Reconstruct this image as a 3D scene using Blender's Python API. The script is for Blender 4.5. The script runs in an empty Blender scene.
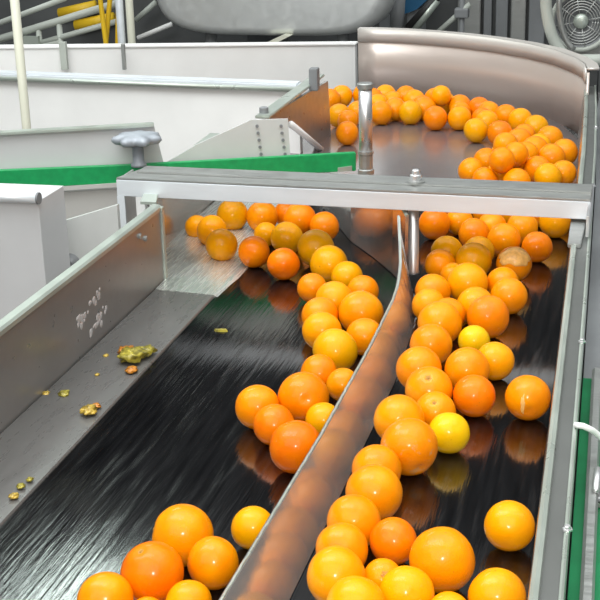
import bpy, bmesh, math, random
from mathutils import Vector, Matrix, noise

# ------------------------------------------------------------------ camera
F_PX, PITCH, YAW, ROLL, CAM_H = 1339.4, 0.33727, 0.25534, -0.02695, 0.90
FW = Vector((-math.sin(YAW)*math.cos(PITCH), math.cos(YAW)*math.cos(PITCH), -math.sin(PITCH)))
_r = Vector((math.cos(YAW), math.sin(YAW), 0)); _u = _r.cross(FW)
RT = _r*math.cos(ROLL) + _u*math.sin(ROLL)
UP = -_r*math.sin(ROLL) + _u*math.cos(ROLL)
CAM = Vector((0, 0, CAM_H))
sc = bpy.context.scene
C = sc.collection
cd = bpy.data.cameras.new('camera'); cam = bpy.data.objects.new('camera', cd); C.objects.link(cam)
cam.matrix_world = Matrix(((RT.x, UP.x, -FW.x, CAM.x), (RT.y, UP.y, -FW.y, CAM.y), (RT.z, UP.z, -FW.z, CAM.z), (0, 0, 0, 1)))
cd.sensor_width = 36; cd.lens = 36*F_PX/600; cd.clip_start = .02
sc.camera = cam

# ------------------------------------------------------------------ world and light
w = bpy.data.worlds.new('world'); sc.world = w; w.use_nodes = True
wn = w.node_tree.nodes['Background']; wn.inputs[1].default_value = 1.0
_t = w.node_tree; _g = _t.nodes.new('ShaderNodeTexCoord'); _s = _t.nodes.new('ShaderNodeSeparateXYZ'); _c = _t.nodes.new('ShaderNodeValToRGB')
_t.links.new(_g.outputs['Generated'], _s.inputs[0]); _t.links.new(_s.outputs[2], _c.inputs[0]); _t.links.new(_c.outputs[0], wn.inputs[0])
_c.color_ramp.elements[0].position = .48; _c.color_ramp.elements[0].color = (.09, .09, .09, 1)      # dim hall near the horizon
_c.color_ramp.elements[1].position = .80; _c.color_ramp.elements[1].color = (1.2, 1.25, 1.25, 1)      # lit ceiling

def area(name, loc, target, sx, sy, energy, col=(1, 1, 1)):
    l = bpy.data.lights.new(name, 'AREA'); l.shape = 'RECTANGLE'; l.size = sx; l.size_y = sy; l.energy = energy; l.color = col
    o = bpy.data.objects.new(name, l); C.objects.link(o); o.location = loc
    o.rotation_euler = (Vector(target)-Vector(loc)).to_track_quat('-Z', 'Y').to_euler()
    return o
# the hall's ceiling lamps, one added fill light, and the flash on the camera
area('ceiling_or_fill_light', (-.6, 2.2, 3.2), (-.6, 2.2, 0), 4.2, 2.6, 66, (.97, 1, .98))
area('ceiling_or_fill_light', (-.8, -.8, 2.8), (-.9, 3.4, .1), 5.0, 3.0, 82, (1, .98, .93))
area('ceiling_or_fill_light', (-3.0, 5.4, 2.9), (-.7, 1.6, 0), 1.5, .22, 15, (.86, 1, .93))
area('ceiling_or_fill_light', (-1.8, 1.9, 2.7), (-1.4, 3.9, .1), 3.0, 1.2, 62, (.97, 1, 1))  # unseen fill light, added to brighten the white cabinet's panels
fl = bpy.data.lights.new('camera_flash', 'POINT'); fl.energy = 58; fl.shadow_soft_size = .022; fl.color = (1, .97, .9)
flo = bpy.data.objects.new('camera_flash', fl); C.objects.link(flo); flo.location = (.015, -.02, CAM_H+.06)
sc.view_settings.view_transform = 'Standard'; sc.view_settings.look = 'None'
sc.view_settings.gamma = 1; sc.view_settings.use_curve_mapping = False
sc.view_settings.exposure = 0.0

# ------------------------------------------------------------------ helpers
random.seed(7)
def ray(px, py): return FW + RT*((px-300)/F_PX) - UP*((py-300)/F_PX)
def at_y(px, py, y):
    d = ray(px, py); return CAM + d*(y/d.y)
def at_z(px, py, z):
    d = ray(px, py); return CAM + d*((z-CAM_H)/d.z)

def nodes(name):
    m = bpy.data.materials.new(name); m.use_nodes = True
    nt = m.node_tree; return m, nt, nt.nodes['Principled BSDF']
def N(nt, typ, **kw):
    n = nt.nodes.new(typ)
    for k, v in kw.items(): setattr(n, k, v)
    return n
def noise_node(nt, scale, stretch=(1, 1, 1), detail=4, coord='Object'):
    tc = N(nt, 'ShaderNodeTexCoord'); mp = N(nt, 'ShaderNodeMapping'); mp.inputs['Scale'].default_value = stretch
    no = N(nt, 'ShaderNodeTexNoise'); no.inputs['Scale'].default_value = scale; no.inputs['Detail'].default_value = detail
    nt.links.new(tc.outputs[coord], mp.inputs[0]); nt.links.new(mp.outputs[0], no.inputs[0]); return no
def ramp(nt, src, stops):
    r = N(nt, 'ShaderNodeValToRGB'); el = r.color_ramp.elements
    el[0].position, el[0].color = stops[0][0], (*stops[0][1], 1)
    el[1].position, el[1].color = stops[-1][0], (*stops[-1][1], 1)
    for p, c in stops[1:-1]:
        e = el.new(p); e.color = (*c, 1)
    nt.links.new(src, r.inputs[0]); return r
def g(v): return (v, v, v)
def bump(nt, b, src, strength, dist=.002):
    bp = N(nt, 'ShaderNodeBump'); bp.inputs['Strength'].default_value = strength; bp.inputs['Distance'].default_value = dist
    nt.links.new(src, bp.inputs['Height']); nt.links.new(bp.outputs[0], b.inputs['Normal'])

def metal(name, col, rough=.35, met=.9, var=.12, stretch=(8, 1, 8), bs=.08, scale=6, rv=1):
    m, nt, b = nodes(name); b.inputs['Metallic'].default_value = met
    n1 = noise_node(nt, scale, stretch, 6)
    lo = tuple(c*(1-var) for c in col); hi = tuple(min(1, c*(1+var)) for c in col)
    nt.links.new(ramp(nt, n1.outputs[0], [(.3, lo), (.7, hi)]).outputs[0], b.inputs['Base Color'])
    n2 = noise_node(nt, scale*5, stretch, 5)
    nt.links.new(ramp(nt, n2.outputs[0], [(.3, g(max(.02, rough-.12*rv))), (.7, g(rough+.14*rv))]).outputs[0], b.inputs['Roughness'])
    bump(nt, b, n2.outputs[0], bs)
    return m
def paint(name, col, rough=.5, var=.08, scale=9, spec=.4):
    m, nt, b = nodes(name)
    n1 = noise_node(nt, scale, (1, 1, 1), 6)
    lo = tuple(c*(1-var) for c in col); hi = tuple(min(1, c*(1+var)) for c in col)
    nt.links.new(ramp(nt, n1.outputs[0], [(.3, lo), (.7, hi)]).outputs[0], b.inputs['Base Color'])
    b.inputs['Roughness'].default_value = rough; b.inputs['Specular IOR Level'].default_value = spec
    bump(nt, b, n1.outputs[0], .05)
    return m

STEEL = metal('brushed_steel', (.56, .54, .53), .3, .92, .1, (9, 1, 1))
WALLST = metal('scuffed_steel', (.33, .32, .31), .32, .6, .06, (2, 2, 2), .03, 4, .4)
DIVST = metal('wet_scratched_steel', (.44, .42, .41), .14, .75, .06, (3, 1.5, 3), .06, 3, .6)
BARST = metal('pale_steel', (.72, .76, .80), .42, .2, .05, (1, 6, 6), .04)
BARTOP = metal('dull_steel', (.40, .41, .40), .4, .7, .06, (1, 6, 6), .04)
LIP = metal('worn_lip_steel', (.46, .51, .46), .36, .5, .05, (1, 1, 1), .02, 3)
GUARD = metal('guard_steel', (.66, .58, .53), .36, .45, .03, (1, 1, 1), .0, 2, .25)
RIM = metal('pale_rim_steel', (.66, .62, .58), .4, .35, .03, (1, 1, 1), .0, 2, .25)
INNER = metal('orange_lit_wet_steel', (.50, .46, .43), .2, .75, .04, (1, .15, 1), .0, 2, .3)
FLANGE = metal('dull_flange_steel', (.13, .135, .13), .45, .3, .06, (2, 1, 2), .03, 4, .4)
SLIDE = metal('wet_slide_steel', (.24, .22, .225), .2, .55, .06, (1, .5, 1), .0, 2, .35)
SHELF = metal('wet_grey_steel', (.16, .155, .15), .3, .4, .1, (4, 1, 1), .05, 4, .6)
GLARE = metal('painted_glare_steel', (.58, .60, .57), .25, .6, .15, (10, .6, 1), .12, 5)  # wet glare put into the base colour as pale greenish streaks
CHROME = metal('bright_steel', (.72, .72, .73), .36, .8, .05, (1, 1, 1), .03)
WHITE = paint('white_enamel', (.90, .90, .89), .4, .03)
GREYP = paint('grey_enamel', (.56, .56, .57), .45, .04)
BEIGE = paint('beige_grey_enamel', (.50, .49, .47), .5, .04)
CLEARG = paint('grey_plastic_sheet', (.56, .57, .56), .3, .06)
GREEN = paint('green_plastic', (.008, .30, .09), .4, .12, 60)
GREENM = paint('green_machine_paint', (.01, .19, .07), .4, .2, 14)
TANK = metal('tank_steel', (.78, .80, .80), .42, .55, .03, (1, 1, 1), .02)
DARK = paint('dark_grey_paint', (.08, .084, .086), .6, .3, 3)
MIDG = paint('mid_grey_paint', (.22, .23, .24), .5, .2, 4)
PIPE = paint('cream_paint', (.66, .66, .55), .4, .05)
PIPEG = paint('pale_green_grey_paint', (.42, .45, .41), .4, .1)
YEL = paint('yellow_plastic', (.75, .48, .02), .4, .1)
BLUE = paint('blue_plastic', (.02, .12, .25), .5, .1)
RUB = paint('black_rubber', (.02, .02, .02), .5, .1)
CONC = paint('concrete', (.12, .12, .115), .8, .25, 2)
KNOB = metal('cast_grey_plastic', (.34, .37, .41), .5, .3, .15, (1, 1, 1), .1, 20)

def belt_mat():
    m, nt, b = nodes('wet_black_belt')
    n1 = noise_node(nt, 7, (14, .8, 1), 8)
    nt.links.new(ramp(nt, n1.outputs[0], [(.35, (.0015, .0015, .002)), (.75, (.008, .008, .009))]).outputs[0], b.inputs['Base Color'])
    n2 = noise_node(nt, 5, (16, 1.1, 1), 8)
    nt.links.new(ramp(nt, n2.outputs[0], [(.3, g(.06)), (.55, g(.11)), (.75, g(.24))]).outputs[0], b.inputs['Roughness'])
    b.inputs['IOR'].default_value = 1.5; b.inputs['Specular IOR Level'].default_value = .6
    b.inputs['IOR'].default_value = 1.68
    # the water film starts a hand's width in from the belt's left edge
    tc = N(nt, 'ShaderNodeTexCoord'); sx = N(nt, 'ShaderNodeSeparateXYZ'); nt.links.new(tc.outputs['Object'], sx.inputs[0])
    ns = noise_node(nt, 3, (5, .8, 1), 6); ad = N(nt, 'ShaderNodeMath', operation='MULTIPLY_ADD'); ad.inputs[1].default_value = .12
    nt.links.new(ns.outputs[0], ad.inputs[0]); nt.links.new(sx.outputs[0], ad.inputs[2])
    wet = ramp(nt, ad.outputs[0], [(0, g(.12)), (1, g(.85))])
    mr = N(nt, 'ShaderNodeMapRange'); mr.inputs['From Min'].default_value = -.245; mr.inputs['From Max'].default_value = -.16
    nt.links.new(ad.outputs[0], mr.inputs[0]); nt.links.new(mr.outputs[0], wet.inputs[0]); nt.links.new(wet.outputs[0], b.inputs['Specular IOR Level'])
    n3 = noise_node(nt, 14, (12, .7, 1), 6)
    bump(nt, b, n3.outputs[0], .35, .0015)
    return m
BELT = belt_mat()

def peel(name, c1, c2, scar=0):
    m, nt, b = nodes(name)
    oi = N(nt, 'ShaderNodeObjectInfo')
    tc = N(nt, 'ShaderNodeTexCoord'); mp = N(nt, 'ShaderNodeMapping'); nt.links.new(tc.outputs['Object'], mp.inputs[0])
    cb = N(nt, 'ShaderNodeCombineXYZ')
    for k, mul in enumerate((7, 13, 5)):
        ml = N(nt, 'ShaderNodeMath', operation='MULTIPLY'); ml.inputs[1].default_value = mul
        nt.links.new(oi.outputs['Random'], ml.inputs[0]); nt.links.new(ml.outputs[0], cb.inputs[k])
    nt.links.new(cb.outputs[0], mp.inputs['Location'])
    def nz(scale, detail):
        n = N(nt, 'ShaderNodeTexNoise'); n.inputs['Scale'].default_value = scale; n.inputs['Detail'].default_value = detail
        nt.links.new(mp.outputs[0], n.inputs[0]); return n
    base = ramp(nt, nz(1.1, 3).outputs[0], [(.32, c1), (.68, c2)])
    sp = ramp(nt, nz(9, 4).outputs[0], [(.24, g(1)), (.30, g(0))])       # small brown specks
    mx = N(nt, 'ShaderNodeMix', data_type='RGBA'); mx.inputs[7].default_value = (.45, .16, .015, 1)
    nt.links.new(sp.outputs[0], mx.inputs[0]); nt.links.new(base.outputs[0], mx.inputs[6])
    out = mx.outputs[2]
    if scar:
        sn = ramp(nt, nz(2.6, 8).outputs[0], [(.60, g(0)), (.68, g(.75))])
        m2 = N(nt, 'ShaderNodeMix', data_type='RGBA'); m2.inputs[7].default_value = (.62, .33, .12, 1)
        nt.links.new(sn.outputs[0], m2.inputs[0]); nt.links.new(out, m2.inputs[6]); out = m2.outputs[2]
    hs = N(nt, 'ShaderNodeHueSaturation')
    mr = N(nt, 'ShaderNodeMapRange'); mr.inputs['To Min'].default_value = .494; mr.inputs['To Max'].default_value = .506
    nt.links.new(oi.outputs['Random'], mr.inputs[0]); nt.links.new(mr.outputs[0], hs.inputs['Hue'])
    nt.links.new(out, hs.inputs['Color']); nt.links.new(hs.outputs[0], b.inputs['Base Color'])
    b.inputs['Roughness'].default_value = .36; b.inputs['Specular IOR Level'].default_value = .06; b.inputs['Coat Weight'].default_value = .5; b.inputs['Coat Roughness'].default_value = .17; b.inputs['Coat IOR'].default_value = 1.4
    b.inputs['Subsurface Weight'].default_value = .0
    vo = N(nt, 'ShaderNodeTexVoronoi'); vo.inputs['Scale'].default_value = 26; nt.links.new(mp.outputs[0], vo.inputs[0])
    bump(nt, b, vo.outputs[0], .10, .02)
    return m
PEEL = {
 'o': peel('orange_peel', (.80, .225, .0004), (.88, .295, .0005)),
 'd': peel('deep_orange_peel', (.80, .165, .0004), (.86, .22, .0005)),
 'y': peel('yellow_orange_peel', (.88, .31, .0004), (.92, .36, .0005)),
 'g': peel('greenish_orange_peel', (.72, .31, .0008), (.84, .33, .0006)),
 'l': peel('lemon_yellow_peel', (.78, .43, .002), (.84, .49, .003)),
 'b': peel('scarred_orange_peel', (.80, .235, .001), (.86, .30, .001), 1)}
PEEL['p'] = PEEL['o']; PEEL['s'] = PEEL['o']
CALYX = paint('dry_calyx', (.40, .20, .03), .7, .2, 40)
PITH = paint('pale_pith', (.88, .46, .13), .3, .2, 5)
DROP = paint('pale_water_film', (.50, .48, .48), .12, .1, 30, .8)
SCRAPG = paint('greenish_pulp', (.26, .22, .03), .3, .8, 110)
SCRAPY = paint('yellow_pulp', (.42, .29, .05), .3, .7, 110)
SCRAPO = paint('brown_orange_pulp', (.42, .16, .02), .3, .6, 110)
PULP = paint('orange_pulp', (.85, .36, .02), .2, .3, 80)

def link(name, bm, m, parent=None, smooth=False, loc=None):
    me = bpy.data.meshes.new(name)
    bmesh.ops.recalc_face_normals(bm, faces=bm.faces)
    bm.to_mesh(me); bm.free(); me.materials.append(m)
    if smooth:
        for p in me.polygons: p.use_smooth = True
    o = bpy.data.objects.new(name, me); C.objects.link(o)
    if parent: o.parent = parent
    if loc is not None: o.location = loc
    return o
def tag(o, label=None, cat=None, group=None, kind=None):
    if label: o['label'] = label
    if cat: o['category'] = cat
    if group: o['group'] = group
    if kind: o['kind'] = kind
    return o
def thing(name, label, cat, loc=(0, 0, 0), group=None):
    o = bpy.data.objects.new(name, None); C.objects.link(o); o.location = loc; o.empty_display_size = .05
    return tag(o, label, cat, group)
def kid(name, bm, m, root, smooth=False, **k):
    """part built in world coordinates, parented to a root that may be away from the origin"""
    o = link(name, bm, m, root, smooth)
    o.location = -Vector(root.location); return o
def recentre(o):
    """move a one-mesh thing's origin to its own base"""
    vs = [v.co for v in o.data.vertices]
    c = Vector(((min(v.x for v in vs)+max(v.x for v in vs))/2, (min(v.y for v in vs)+max(v.y for v in vs))/2, min(v.z for v in vs)))
    o.data.transform(Matrix.Translation(-c)); o.location = c; return o
def box(bm, x0, x1, y0, y1, z0, z1, bev=0):
    r = bmesh.ops.create_cube(bm, size=1)
    for v in r['verts']:
        v.co = Vector(((x0+x1)/2+v.co.x*(x1-x0), (y0+y1)/2+v.co.y*(y1-y0), (z0+z1)/2+v.co.z*(z1-z0)))
    if bev:
        es = list({e for v in r['verts'] for e in v.link_edges})
        bmesh.ops.bevel(bm, geom=es, offset=bev, segments=2, affect='EDGES', profile=.6)
    return bm
def B(*a, **k): return box(bmesh.new(), *a, **k)
def prism(bm, pts, d, bev=0):
    """extrude the closed polygon pts (world) by the vector d"""
    a = [bm.verts.new(p) for p in pts]; b_ = [bm.verts.new(Vector(p)+Vector(d)) for p in pts]
    n = len(pts); bm.faces.new(a); bm.faces.new(b_[::-1])
    for i in range(n): bm.faces.new((a[i], a[(i+1) % n], b_[(i+1) % n], b_[i]))
    if bev:
        vs = set(a+b_); es = [e for e in bm.edges if e.verts[0] in vs and e.verts[1] in vs]
        bmesh.ops.bevel(bm, geom=es, offset=bev, segments=2, affect='EDGES')
    return bm
def sheet(bm, rows):
    """closed skin over a list of equal-length loops of points (a lofted solid)"""
    vs = [[bm.verts.new(p) for p in r] for r in rows]; n = len(rows[0])
    for i in range(len(rows)-1):
        for j in range(n): bm.faces.new((vs[i][j], vs[i][(j+1) % n], vs[i+1][(j+1) % n], vs[i+1][j]))
    bm.faces.new(vs[0]); bm.faces.new(vs[-1][::-1]); return bm
def tube(bm, pts, r, seg=14, r2=None):
    pts = [Vector(p) for p in pts]; rows = []; up = None
    for i, p in enumerate(pts):
        t = (pts[min(i+1, len(pts)-1)]-pts[max(i-1, 0)]).normalized()
        if up is None: up = t.orthogonal().normalized()
        up = (up-t*up.dot(t)).normalized(); s = t.cross(up)
        rr = r if r2 is None else r+(r2-r)*i/(len(pts)-1)
        rows.append([p+(up*math.cos(a)+s*math.sin(a))*rr for a in [2*math.pi*k/seg for k in range(seg)]])
    return sheet(bm, rows)
def T(*a, **k): return tube(bmesh.new(), *a, **k)
def lathe(bm, prof, centre, axis=(0, 0, 1), seg=32):
    """profile [(r, h)] turned about axis"""
    ax = Vector(axis).normalized(); u = ax.orthogonal().normalized(); v = ax.cross(u); c = Vector(centre)
    rows = [[c+ax*h+(u*math.cos(a)+v*math.sin(a))*max(r, 1e-4) for a in [2*math.pi*k/seg for k in range(seg)]] for r, h in prof]
    return sheet(bm, rows)
def L(*a, **k): return lathe(bmesh.new(), *a, **k)
def bez(p0, p1, p2, n=12):
    p0, p1, p2 = Vector(p0), Vector(p1), Vector(p2)
    return [p0*(1-t)**2+p1*2*t*(1-t)+p2*t*t for t in [i/n for i in range(n+1)]]
def bolt(root, c, r=.008, h=.008, axis=(0, 0, 1), name='bolt'):
    return kid(name, L([(r*1.5, 0), (r*1.5, .002), (r, .002), (r, h), (r*.8, h+.001)], c, axis, seg=6 if r < .006 else 12), CHROME, root)

# ------------------------------------------------------------------ the setting
FZ = -.9
tag(link('floor', B(-9, 7, -2, 11.2, FZ-.1, FZ), CONC), kind='structure')
tag(link('wall_back', B(-9, 7, 11, 11.2, FZ, 5.5), DARK), kind='structure')

XR = [(.72, -.066), (1.21, -.079), (1.567, -.087), (2.199, -.102), (2.7, -.115), (3.256, -.130), (3.8, -.150), (4.12, -.166)]
def xr(y):
    for (a, b), (c, d) in zip(XR, XR[1:]):
        if y <= c: return b+(d-b)*(y-a)/(c-a)
    return XR[-1][1]

# ------------------------------------------------------------------ conveyor bed, belt and slide
fr = thing('conveyor_stand', 'steel bed frame on legs carrying the wet black belt', 'frame', (-.5, 2.8, FZ))
kid('bed', B(-.985, -.115, .72, 4.95, -.16, -.024), STEEL, fr)
for lx in (-.93, -.17):
    for ly in (1.0, 2.9, 4.7):
        kid('leg', B(lx-.03, lx+.03, ly-.03, ly+.03, FZ, -.16), STEEL, fr)
belt = link('conveyor_belt', prism(bmesh.new(), [(-.825, .72, 0), (xr(.72)-.0165, .72, 0), (xr(1.6)-.0165, 1.6, 0), (xr(2.2)-.0165, 2.2, 0), (xr(3.22)-.0165, 3.22, 0), (-.825, 3.22, 0)], (0, 0, -.024)), BELT)
tag(recentre(belt), 'wet black conveyor belt running under both lanes of oranges', 'conveyor belt')
slide = link('slide_plate', prism(bmesh.new(), [(-1.10, 3.23, 0), (-.12, 3.23, 0), (-.165, 4.0, 0), (-.245, 4.28, 0), (-.39, 4.49, 0), (-.62, 4.67, 0), (-.85, 4.77, 0), (-1.14, 4.77, 0)], (0, 0, -.024)), SLIDE)
tag(recentre(slide), 'wet steel slide plate beyond the crossbar, carrying the far oranges', 'slide plate')
sh = link('edge_shelf', sheet(bmesh.new(), [[(-.955, y, .008), (-.829, y, .003), (-.827, y, -.0), (-.827, y, -.024), (-.955, y, -.024)] for y in (.72, 2.47)]), SHELF)
tag(recentre(sh), 'narrow wet grey steel shelf between left wall and black belt, littered with peel', 'shelf')

ss = link('side_slide', sheet(bmesh.new(), [[(-.955, 2.472, .009), (-.829, 2.472, .004), (-.820, 2.472, -.0), (-.827, 2.472, -.024), (-.955, 2.472, -.024)], [(-.957, 2.555, .010), (-.829, 2.555, .004), (-.816, 2.555, -.0), (-.827, 2.555, -.024), (-.957, 2.555, -.024)]]+
    [[(-1.04, y, .012), (-.829, y, .004), (-.812, y, -.0), (-.827, y, -.024), (-1.04, y, -.024)] for y in (2.60, 3.225)]), GLARE)
tag(recentre(ss), 'wet steel slide with painted glare streaks under the left oranges below the crossbar', 'slide plate')

# ------------------------------------------------------------------ left side wall
lw = thing('side_wall', 'tall scuffed steel side wall with folded lip, left of the shelf', 'side wall', (-.96, 1.6, -.024))
kid('panel', B(-.968, -.958, .72, 2.535, -.024, .166), WALLST, lw)
kid('lip', sheet(bmesh.new(), [[(-.956, y, .160), (-.956, y, .168), (-.960, y, .172), (-.974, y, .173), (-.979, y, .169), (-.979, y, .150), (-.975, y, .150), (-.975, y, .164), (-.966, y, .165), (-.962, y, .160)] for y in (.72, 2.54)]), LIP, lw)
kid('end_strip', B(-.971, -.953, 2.535, 2.548, -.02, .168, bev=.003), LIP, lw)
for q in ((2.44, .128), (2.41, .142)): kid('bolt', L([(.006, 0), (.006, .003), (.004, .005)], (-.958, *q), (1, 0, 0), seg=10), BARTOP, lw)
random.seed(9); bm = bmesh.new()
for k in range(34):
    a_ = random.random(); yy = 2.15+.05*math.sin(a_*9)+random.uniform(-.02, .02); zz = .035+.075*a_+random.uniform(-.008, .008); r_ = random.uniform(.003, .009)
    lathe(bm, [(r_, 0), (r_*.85, .0006), (r_*.4, .0010), (.0001, .0011)], (-.9582, yy, zz), (1, 0, 0), 10)
kid('water_smear', bm, DROP, lw, True)['label'] = 'pale smear of splashed water'
lw.children[-1]['kind'] = 'stuff'
rw2 = thing('recessed_wall', 'set-back wet steel wall panel reflecting orange, under the left crossbar end', 'side wall', (-1.03, 2.9, -.024))
kid('panel', prism(bmesh.new(), [(-.985, 2.56, 0), (-.977, 2.56, 0), (-1.035, 2.76, 0), (-1.045, 3.23, 0), (-1.055, 3.23, 0), (-1.043, 2.76, 0)], (0, 0, .165)), INNER, rw2)
kid('lip', prism(bmesh.new(), [(-1.01, 2.56, .165), (-.975, 2.56, .165), (-1.033, 2.76, .165), (-1.043, 3.23, .165), (-1.07, 3.23, .165), (-1.06, 2.76, .165)], (0, 0, .006)), LIP, rw2)

# ------------------------------------------------------------------ lane divider
dv = thing('lane_divider', 'leaning wet steel divider plate between the two lanes of oranges', 'divider', (-.40, 1.7, 0))
def lerp(tab, y):
    for (a, p), (c, q) in zip(tab, tab[1:]):
        if y <= c: return [u+(v-u)*(y-a)/(c-a) for u, v in zip(p, q)]
    return tab[-1][1]
# y -> foot x, edge x, edge height: it leans to the left, then stands up into the end post
DV = [(.78, (-.393, -.443, .065)), (1.27, (-.392, -.4385, .065)), (1.73, (-.389, -.428, .065)), (2.10, (-.387, -.427, .065)), (2.33, (-.398, -.431, .066)),
      (2.40, (-.405, -.434, .072)), (2.47, (-.412, -.441, .09)), (2.54, (-.430, -.455, .12)), (2.60, (-.455, -.468, .152))]
rows = []
for y in [.8+.03*k for k in range(61)]:
    xb, xt, zt = lerp(DV, y)
    mx, mz = (xb+xt)/2+.0015, zt/2+.001
    rows.append([(xb-.002, y, .002), (xb+.005, y, .002), (mx+.004, y, mz), (xt+.005, y, zt), (xt-.001, y, zt), (mx-.003, y, mz)])
kid('blade', sheet(bmesh.new(), rows), DIVST, dv)
random.seed(3); pts = []
for k in range(151):
    y = .8+.012*k; xb, xt, zt = lerp(DV, y); pts.append((xt+.002+random.uniform(-.0006, .0006), y, zt+random.uniform(-.0004, .0008)))
kid('worn_edge', T(pts, .002, 6), LIP, dv)
# the wing that swings back to the left from the divider's end post
wp = [(-.456, 2.600), (-.466, 2.622), (-.497, 2.685), (-.56, 2.79), (-.633, 2.90), (-.70, 3.04), (-.764, 3.175)]
wz = [.152, .157, .160, .155, .135, .12, .10]
rows = []
for (x, y), z in zip(wp, wz):
    rows.append([(x, y, .002), (x+.006, y+.003, .002), (x+.010, y+.005, z), (x+.004, y+.002, z)])
kid('wing', sheet(bmesh.new(), rows), DIVST, dv)
kid('wing_rim', T([(x+.007, y+.003, z) for (x, y), z in zip(wp, wz)], .004, 8), LIP, dv)
kid('end_post', L([(.012, 0), (.013, .004), (.0115, .008), (.0115, .176)], (-.441, 2.632, .02), seg=20), CHROME, dv, True)

# ------------------------------------------------------------------ right side rail
ysr = [p[0] for p in XR]
rr = thing('side_rail', 'long steel side rail with pale inner lip, right of the right lane', 'side rail', (-.08, 2.2, -.16))
def loft(prof): return sheet(bmesh.new(), [[(xr(y)+dx, y, z) for dx, z in prof] for y in ysr])
kid('inner_wall', loft([(-.016, -.022), (-.016, .001), (-.004, .148), (.0, .148), (-.006, -.022)]), INNER, rr)
kid('lip', loft([(-.004, .146), (-.003, .152), (.001, .155), (.006, .153), (.007, .147), (.004, .143)]), LIP, rr)
kid('flange', loft([(.006, .141), (.006, .147), (.028, .147), (.028, .02), (.024, .02), (.024, .141)]), FLANGE, rr)
kid('ridge', loft([(.026, .145), (.0265, .151), (.029, .1525), (.0315, .151), (.032, .145), (.032, .10), (.028, .10)]), LIP, rr)
kid('skirt', loft([(-.004, -.16), (-.0005, .14), (.020, .14), (.020, -.16)]), STEEL, rr)
for yy in (1.36, 1.95, 2.9, 3.5): bolt(rr, (xr(yy)+.030, yy, .152), .004, .005)
jb = thing('rail_bracket', 'stepped steel bracket joining the crossbar to the right rail', 'bracket', (-.1, 2.6, .15))
kid('plate', prism(bmesh.new(), [(-.118, 2.45, .1475), (-.094, 2.45, .1475), (-.090, 2.76, .1475), (-.125, 2.76, .1475)], (0, 0, .008), .0015), BARTOP, jb)
kid('upright', prism(bmesh.new(), [(-.088, 2.50, .155), (-.082, 2.50, .155), (-.084, 2.75, .155), (-.090, 2.75, .155)], (0, 0, .042), .001), CHROME, jb)

# ------------------------------------------------------------------ crossbar over both lanes
def bxy(t): return Vector((-1.088+t*1.003, 2.625-.030*t, 0))
cb = thing('crossbar', 'pale steel angle crossbar spanning both lanes of oranges', 'crossbar', (-.6, 2.66, .16))
d = bxy(1)-bxy(0)
kid('front_face', prism(bmesh.new(), [bxy(0)+Vector((0, 0, .163)), bxy(0)+Vector((0, .006, .163)), bxy(0)+Vector((0, .006, .199)), bxy(0)+Vector((0, 0, .199))], d, .0012), BARST, cb)
kid('top_face', prism(bmesh.new(), [bxy(0)+Vector((.0, .001, .1995)), bxy(0)+Vector((.030, .100, .1995)), bxy(1)+Vector((0, .108, .1995)), bxy(1)+Vector((0, .001, .1995))], (0, 0, .004), .001), BARTOP, cb)
kid('top_strip', prism(bmesh.new(), [bxy(0)+Vector((.03, .045, .2036)), bxy(0)+Vector((.034, .099, .2036)), bxy(1)+Vector((0, .107, .2036)), bxy(1)+Vector((0, .045, .2036))], (0, 0, .004), .001), BARTOP, cb)
kid('end_leg', prism(bmesh.new(), [(-1.088, 2.626, .05), (-1.083, 2.626, .05), (-1.083, 2.72, .05), (-1.088, 2.72, .05)], (0, 0, .149), .001), CHROME, cb)
kid('end_flange', B(-1.088, -1.071, 2.624, 2.629, .05, .163), BARST, cb)
kid('hanger_rod', T([(-1.045, 2.69, .02), (-1.045, 2.69, .2)], .005, 10), CHROME, cb, True)
kid('washer', L([(.019, 0), (.019, .004), (.012, .0045)], (-.442, 2.665, .2076)), BARTOP, cb)
kid('bolt', L([(.012, 0), (.012, .012), (.008, .014), (.008, .022), (.006, .024)], (-.442, 2.665, .211), seg=12), CHROME, cb)

# ------------------------------------------------------------------ curved guard at the far end
gx = [(-1.03, 4.90), (-.96, 4.90), (-.86, 4.885), (-.74, 4.84), (-.62, 4.78), (-.50, 4.70), (-.38, 4.59), (-.28, 4.46), (-.205, 4.31), (-.172, 4.20), (-.163, 4.12)]
gx = [(x*.967, y*.967) for x, y in gx]
cg = thing('curved_guard', 'curved steel guard wall behind the far bank of oranges', 'guard', (-.6, 4.7, 0))
def gl(z0, z1, a, b):
    rows = []
    for i, (x, y) in enumerate(gx):
        p, q = Vector(gx[max(i-1, 0)]), Vector(gx[min(i+1, len(gx)-1)]); t = (q-p).normalized(); n = Vector((-t.y, t.x))
        rows.append([(x+n.x*a, y+n.y*a, z0), (x+n.x*b, y+n.y*b, z0), (x+n.x*b, y+n.y*b, z1), (x+n.x*a, y+n.y*a, z1)])
    return sheet(bmesh.new(), rows)
kid('wall', gl(0, .212, 0, .008), GUARD, cg, False)
kid('rim', gl(.180, .226, -.006, .0), RIM, cg)
kid('rim_fold', gl(.219, .226, -.002, .035), RIM, cg)
for o in cg.children:
    for p in o.data.polygons: p.use_smooth = abs(p.normal.z) < .5

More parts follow.
